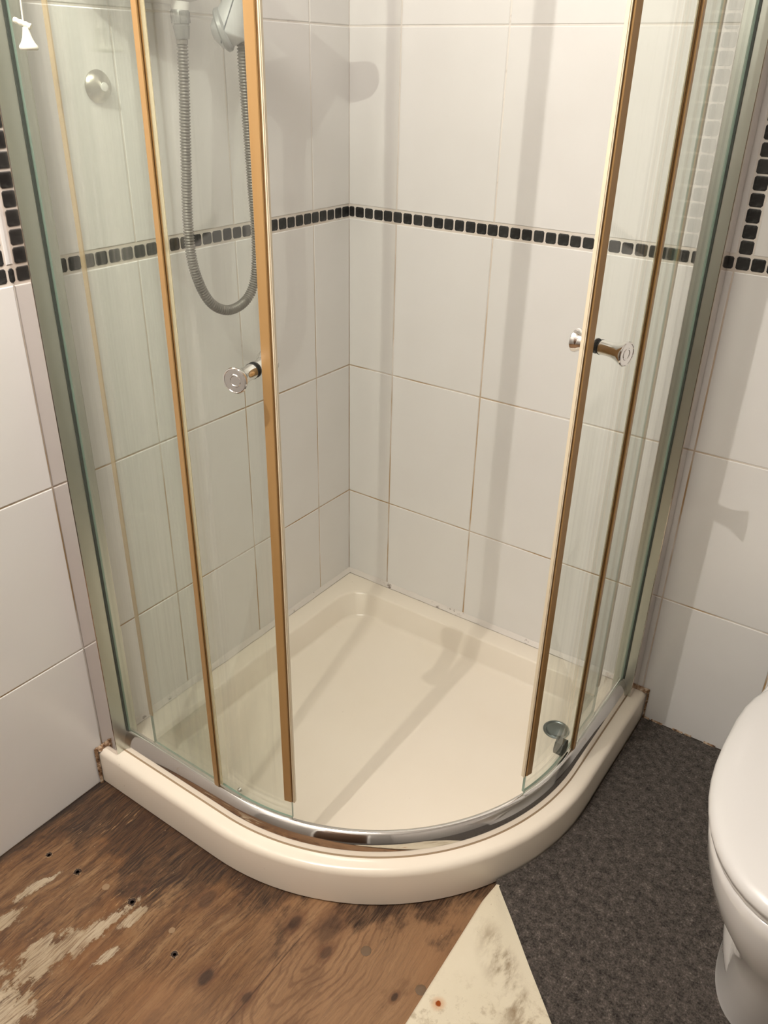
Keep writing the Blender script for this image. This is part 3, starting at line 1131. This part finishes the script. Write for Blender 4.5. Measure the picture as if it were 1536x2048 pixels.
tube(bm, [Vector((pc.x - 0.002, pc.y - 0.001, TZ + 0.028)), Vector((pc.x - 0.001, pc.y, TZ + 0.06)), Vector((pc.x, pc.y, 1.8)), Vector((pc.x, pc.y, CEIL - 0.02))], 0.0011, 8)
link('cord', bm, M['cordm'], hook)
bm = bmesh.new()
lathe(bm, Vector((pc.x, pc.y, CEIL)), Vector((0, 0, -1)), [(0, 0.030), (0.010, 0.030), (0.022, 0.018), (0.024, 0.006)], 24)
link('ceiling_rose', bm, M['white'], hook, sharp=40)

ros = empty('wall_rosette', (0.0, -0.6742, 1.361), 'round dull metal rosette with a pale centre plug on the wall tile', 'rosette')
bm = bmesh.new()
rc = Vector((0.0003, -0.6742, 1.361))
lathe(bm, rc, Vector((1, 0, 0)), [(0, 0.0245), (0.002, 0.0250), (0.006, 0.0225), (0.011, 0.0160), (0.015, 0.0085), (0.016, 0.0075)], 36)
link('rosette_cup', bm, M['brass'], ros, sharp=40)
bm = bmesh.new()
lathe(bm, rc + Vector((0.0155, 0, 0)), Vector((1, 0, 0)), [(0, 0.0068), (0.003, 0.0066), (0.004, 0.0050)], 20)
link('centre_plug', bm, M['white'], ros, label='pale centre plug')

# ------------------------------------------------------------------ toilet
TX = 1.315
toilet = empty('toilet', (TX, -0.45, 0.0), 'white ceramic toilet with closed seat lid against the tiled wall', 'toilet')


def egg(z, hx, yf, yb, n=48, p=2.25, ymid=None):
    """closed outline, rounder at the front (toward -y)"""
    ym = ymid if ymid is not None else yb + (yf - yb) * 0.50
    pts = []
    for i in range(n):
        a = 2 * math.pi * i / n
        c, s_ = math.cos(a), math.sin(a)
        ex = hx * math.copysign(abs(c) ** (2 / p), c)
        if s_ < 0:
            ey = ym + (ym - yf) * -abs(s_) ** (2 / p)
        else:
            ey = ym + (yb - ym) * abs(s_) ** (2 / 3.2)
        pts.append(Vector((TX + ex, ey, z)))
    return pts


CARP = 0.016
bm = bmesh.new()
loft(bm, [egg(CARP, 0.090, -0.648, -0.16, ymid=-0.50), egg(CARP + .012, 0.088, -0.650, -0.16, ymid=-0.50), egg(0.10, 0.084, -0.672, -0.15, ymid=-0.52), egg(0.17, 0.084, -0.690, -0.14, ymid=-0.53),
          egg(0.215, 0.092, -0.704, -0.12, ymid=-0.52), egg(0.255, 0.118, -0.722, -0.10, ymid=-0.50), egg(0.30, 0.150, -0.742, -0.07, ymid=-0.48), egg(0.34, 0.166, -0.753, -0.05, ymid=-0.47),
          egg(0.375, 0.1725, -0.7575, -0.04, ymid=-0.47), egg(0.392, 0.1725, -0.7575, -0.04, ymid=-0.47), egg(0.396, 0.169, -0.754, -0.043, ymid=-0.47)])
link('pan', bm, M['ceramic'], toilet, sharp=60)
bm = bmesh.new()
tw = catmull([(TX - 0.040, -0.62, 0.05), (TX - 0.050, -0.600, 0.11), (TX - 0.056, -0.575, 0.17), (TX - 0.058, -0.550, 0.22), (TX - 0.030, -0.52, 0.255), (TX + 0.01, -0.48, 0.27)], 10)
tube(bm, tw, lambda i: 0.008 + 0.034 * math.sin(math.pi * min(1, i / 50)), 24)
link('trap_bulge', bm, M['ceramic'], toilet, sharp=60)
bm = bmesh.new()
loft(bm, [egg(0.3965, 0.168, -0.748, -0.215, ymid=-0.47), egg(0.3975, 0.174, -0.755, -0.21, ymid=-0.47), egg(0.404, 0.1755, -0.7565, -0.21, ymid=-0.47), egg(0.4085, 0.1735, -0.754, -0.212, ymid=-0.47)])
link('seat', bm, M['lid'], toilet, sharp=50)
bm = bmesh.new()
loft(bm, [egg(0.4090, 0.1765, -0.7575, -0.205, ymid=-0.47), egg(0.4100, 0.1790, -0.7600, -0.20, ymid=-0.47), egg(0.418, 0.1812, -0.7618, -0.20, ymid=-0.47), egg(0.4260, 0.1795, -0.760, -0.201, ymid=-0.47), egg(0.4315, 0.174, -0.754, -0.204, ymid=-0.47), egg(0.4352, 0.164, -0.743, -0.210, ymid=-0.47),
          egg(0.4375, 0.145, -0.722, -0.225, ymid=-0.47), egg(0.4395, 0.10, -0.66, -0.26, ymid=-0.47), egg(0.440, 0.04, -0.55, -0.38, ymid=-0.47)])
link('lid', bm, M['lid'], toilet, sharp=60)
link('cistern', bevel_box((TX - 0.165, -0.185, 0.40), (TX + 0.165, -0.012, 0.76), 0.018, 3), M['ceramic'], toilet)
link('cistern_lid', bevel_box((TX - 0.175, -0.195, 0.761), (TX + 0.175, -0.008, 0.792), 0.010, 3), M['ceramic'], toilet)
for sx in (-0.07, 0.07):
    bm = bmesh.new()
    lathe(bm, Vector((TX + sx - 0.02, -0.205, 0.422)), Vector((1, 0, 0)), [(0, 0.012), (0.04, 0.012)], 16)
    link('lid_hinge', bm, M['lid'], toilet, sharp=40)

# ------------------------------------------------------------------ carpet with folded corner
carpet = empty('carpet', (1.3, -1.0, 0.0), 'charcoal fleck felt carpet with its corner folded back beside the tray', 'carpet')
A = Vector((0.8335, -0.634, 0))
Bf = Vector((0.852, -1.25, 0))
bm = bmesh.new()
poly = [(0.836, -0.636)]
for i in range(15):
    a = math.radians(-29.5 + 29.5 * i / 14)
    poly.append((CX + 0.5525 * math.cos(a), CY + 0.5525 * math.sin(a)))
poly += [(0.9025, -0.008), (XR - 0.004, -0.008), (XR - 0.004, YB + 0.004), (0.862, YB + 0.004), (0.858, -1.25)]
lo = [bm.verts.new((x, y, 0.0008)) for x, y in poly]
hi = [bm.verts.new((x, y, CARP)) for x, y in poly]
bm.faces.new(lo)
bm.faces.new(hi[::-1])
for i in range(len(poly)):
    k = (i + 1) % len(poly)
    bm.faces.new((lo[i], lo[k], hi[k], hi[i]))
bmesh.ops.triangulate(bm, faces=[f for f in bm.faces if len(f.verts) > 4])
link('carpet_sheet', bm, M['carpet'], carpet)
# flap: rows along the fold, cross-section rolls over and lies on the pile
bm = bmesh.new()
NR, NC = 40, 26
rows_o, rows_i = [], []
for i in range(NR + 1):
    t = i / NR
    t = t ** 1.4
    F = A.lerp(Bf, t)
    wid = max(0.004, (F - A).length * 1.045)          # free edge leaves the apex at 45 degrees
    grow = min(1.0, wid / 0.05)
    rad = 0.0035 + 0.0055 * grow
    ro, ri = [], []
    th = 0.0026
    zc = CARP * 0.5 + rad * 0.2 + 0.003
    for j in range(NC + 1):
        s_ = j / NC
        if j <= 9:
            a = math.radians(-90 - 180 * j / 9)
            c = Vector((0.006, 0, zc + 0.002))
            dv = Vector((math.cos(a), 0, math.sin(a)))
            po = c + dv * rad + Vector((0, 0, 0.002))
            nrm = dv
        else:
            q = (j - 9) / (NC - 9)
            x = 0.006 + q * wid
            ztop = zc + 0.004 + rad
            zend = CARP + th + 0.0030 + 0.0022 * math.sin(t * 17.0) ** 2
            bulge = 0.006 * grow * math.sin(math.pi * q) * (1 - q)
            z = ztop + (zend - ztop) * (q ** 0.8) + bulge
            po = Vector((x, 0, z))
            nrm = Vector((0, 0, 1))
        ro.append(F + po)
        ri.append(F + po - nrm * th)
    rows_o.append(ro)
    rows_i.append(ri)
rings = [ro + ri[::-1] for ro, ri in zip(rows_o, rows_i)]
loft(bm, rings)
link('folded_flap', bm, M['backing'], carpet, sharp=60, label='cream stained backing of the folded corner')
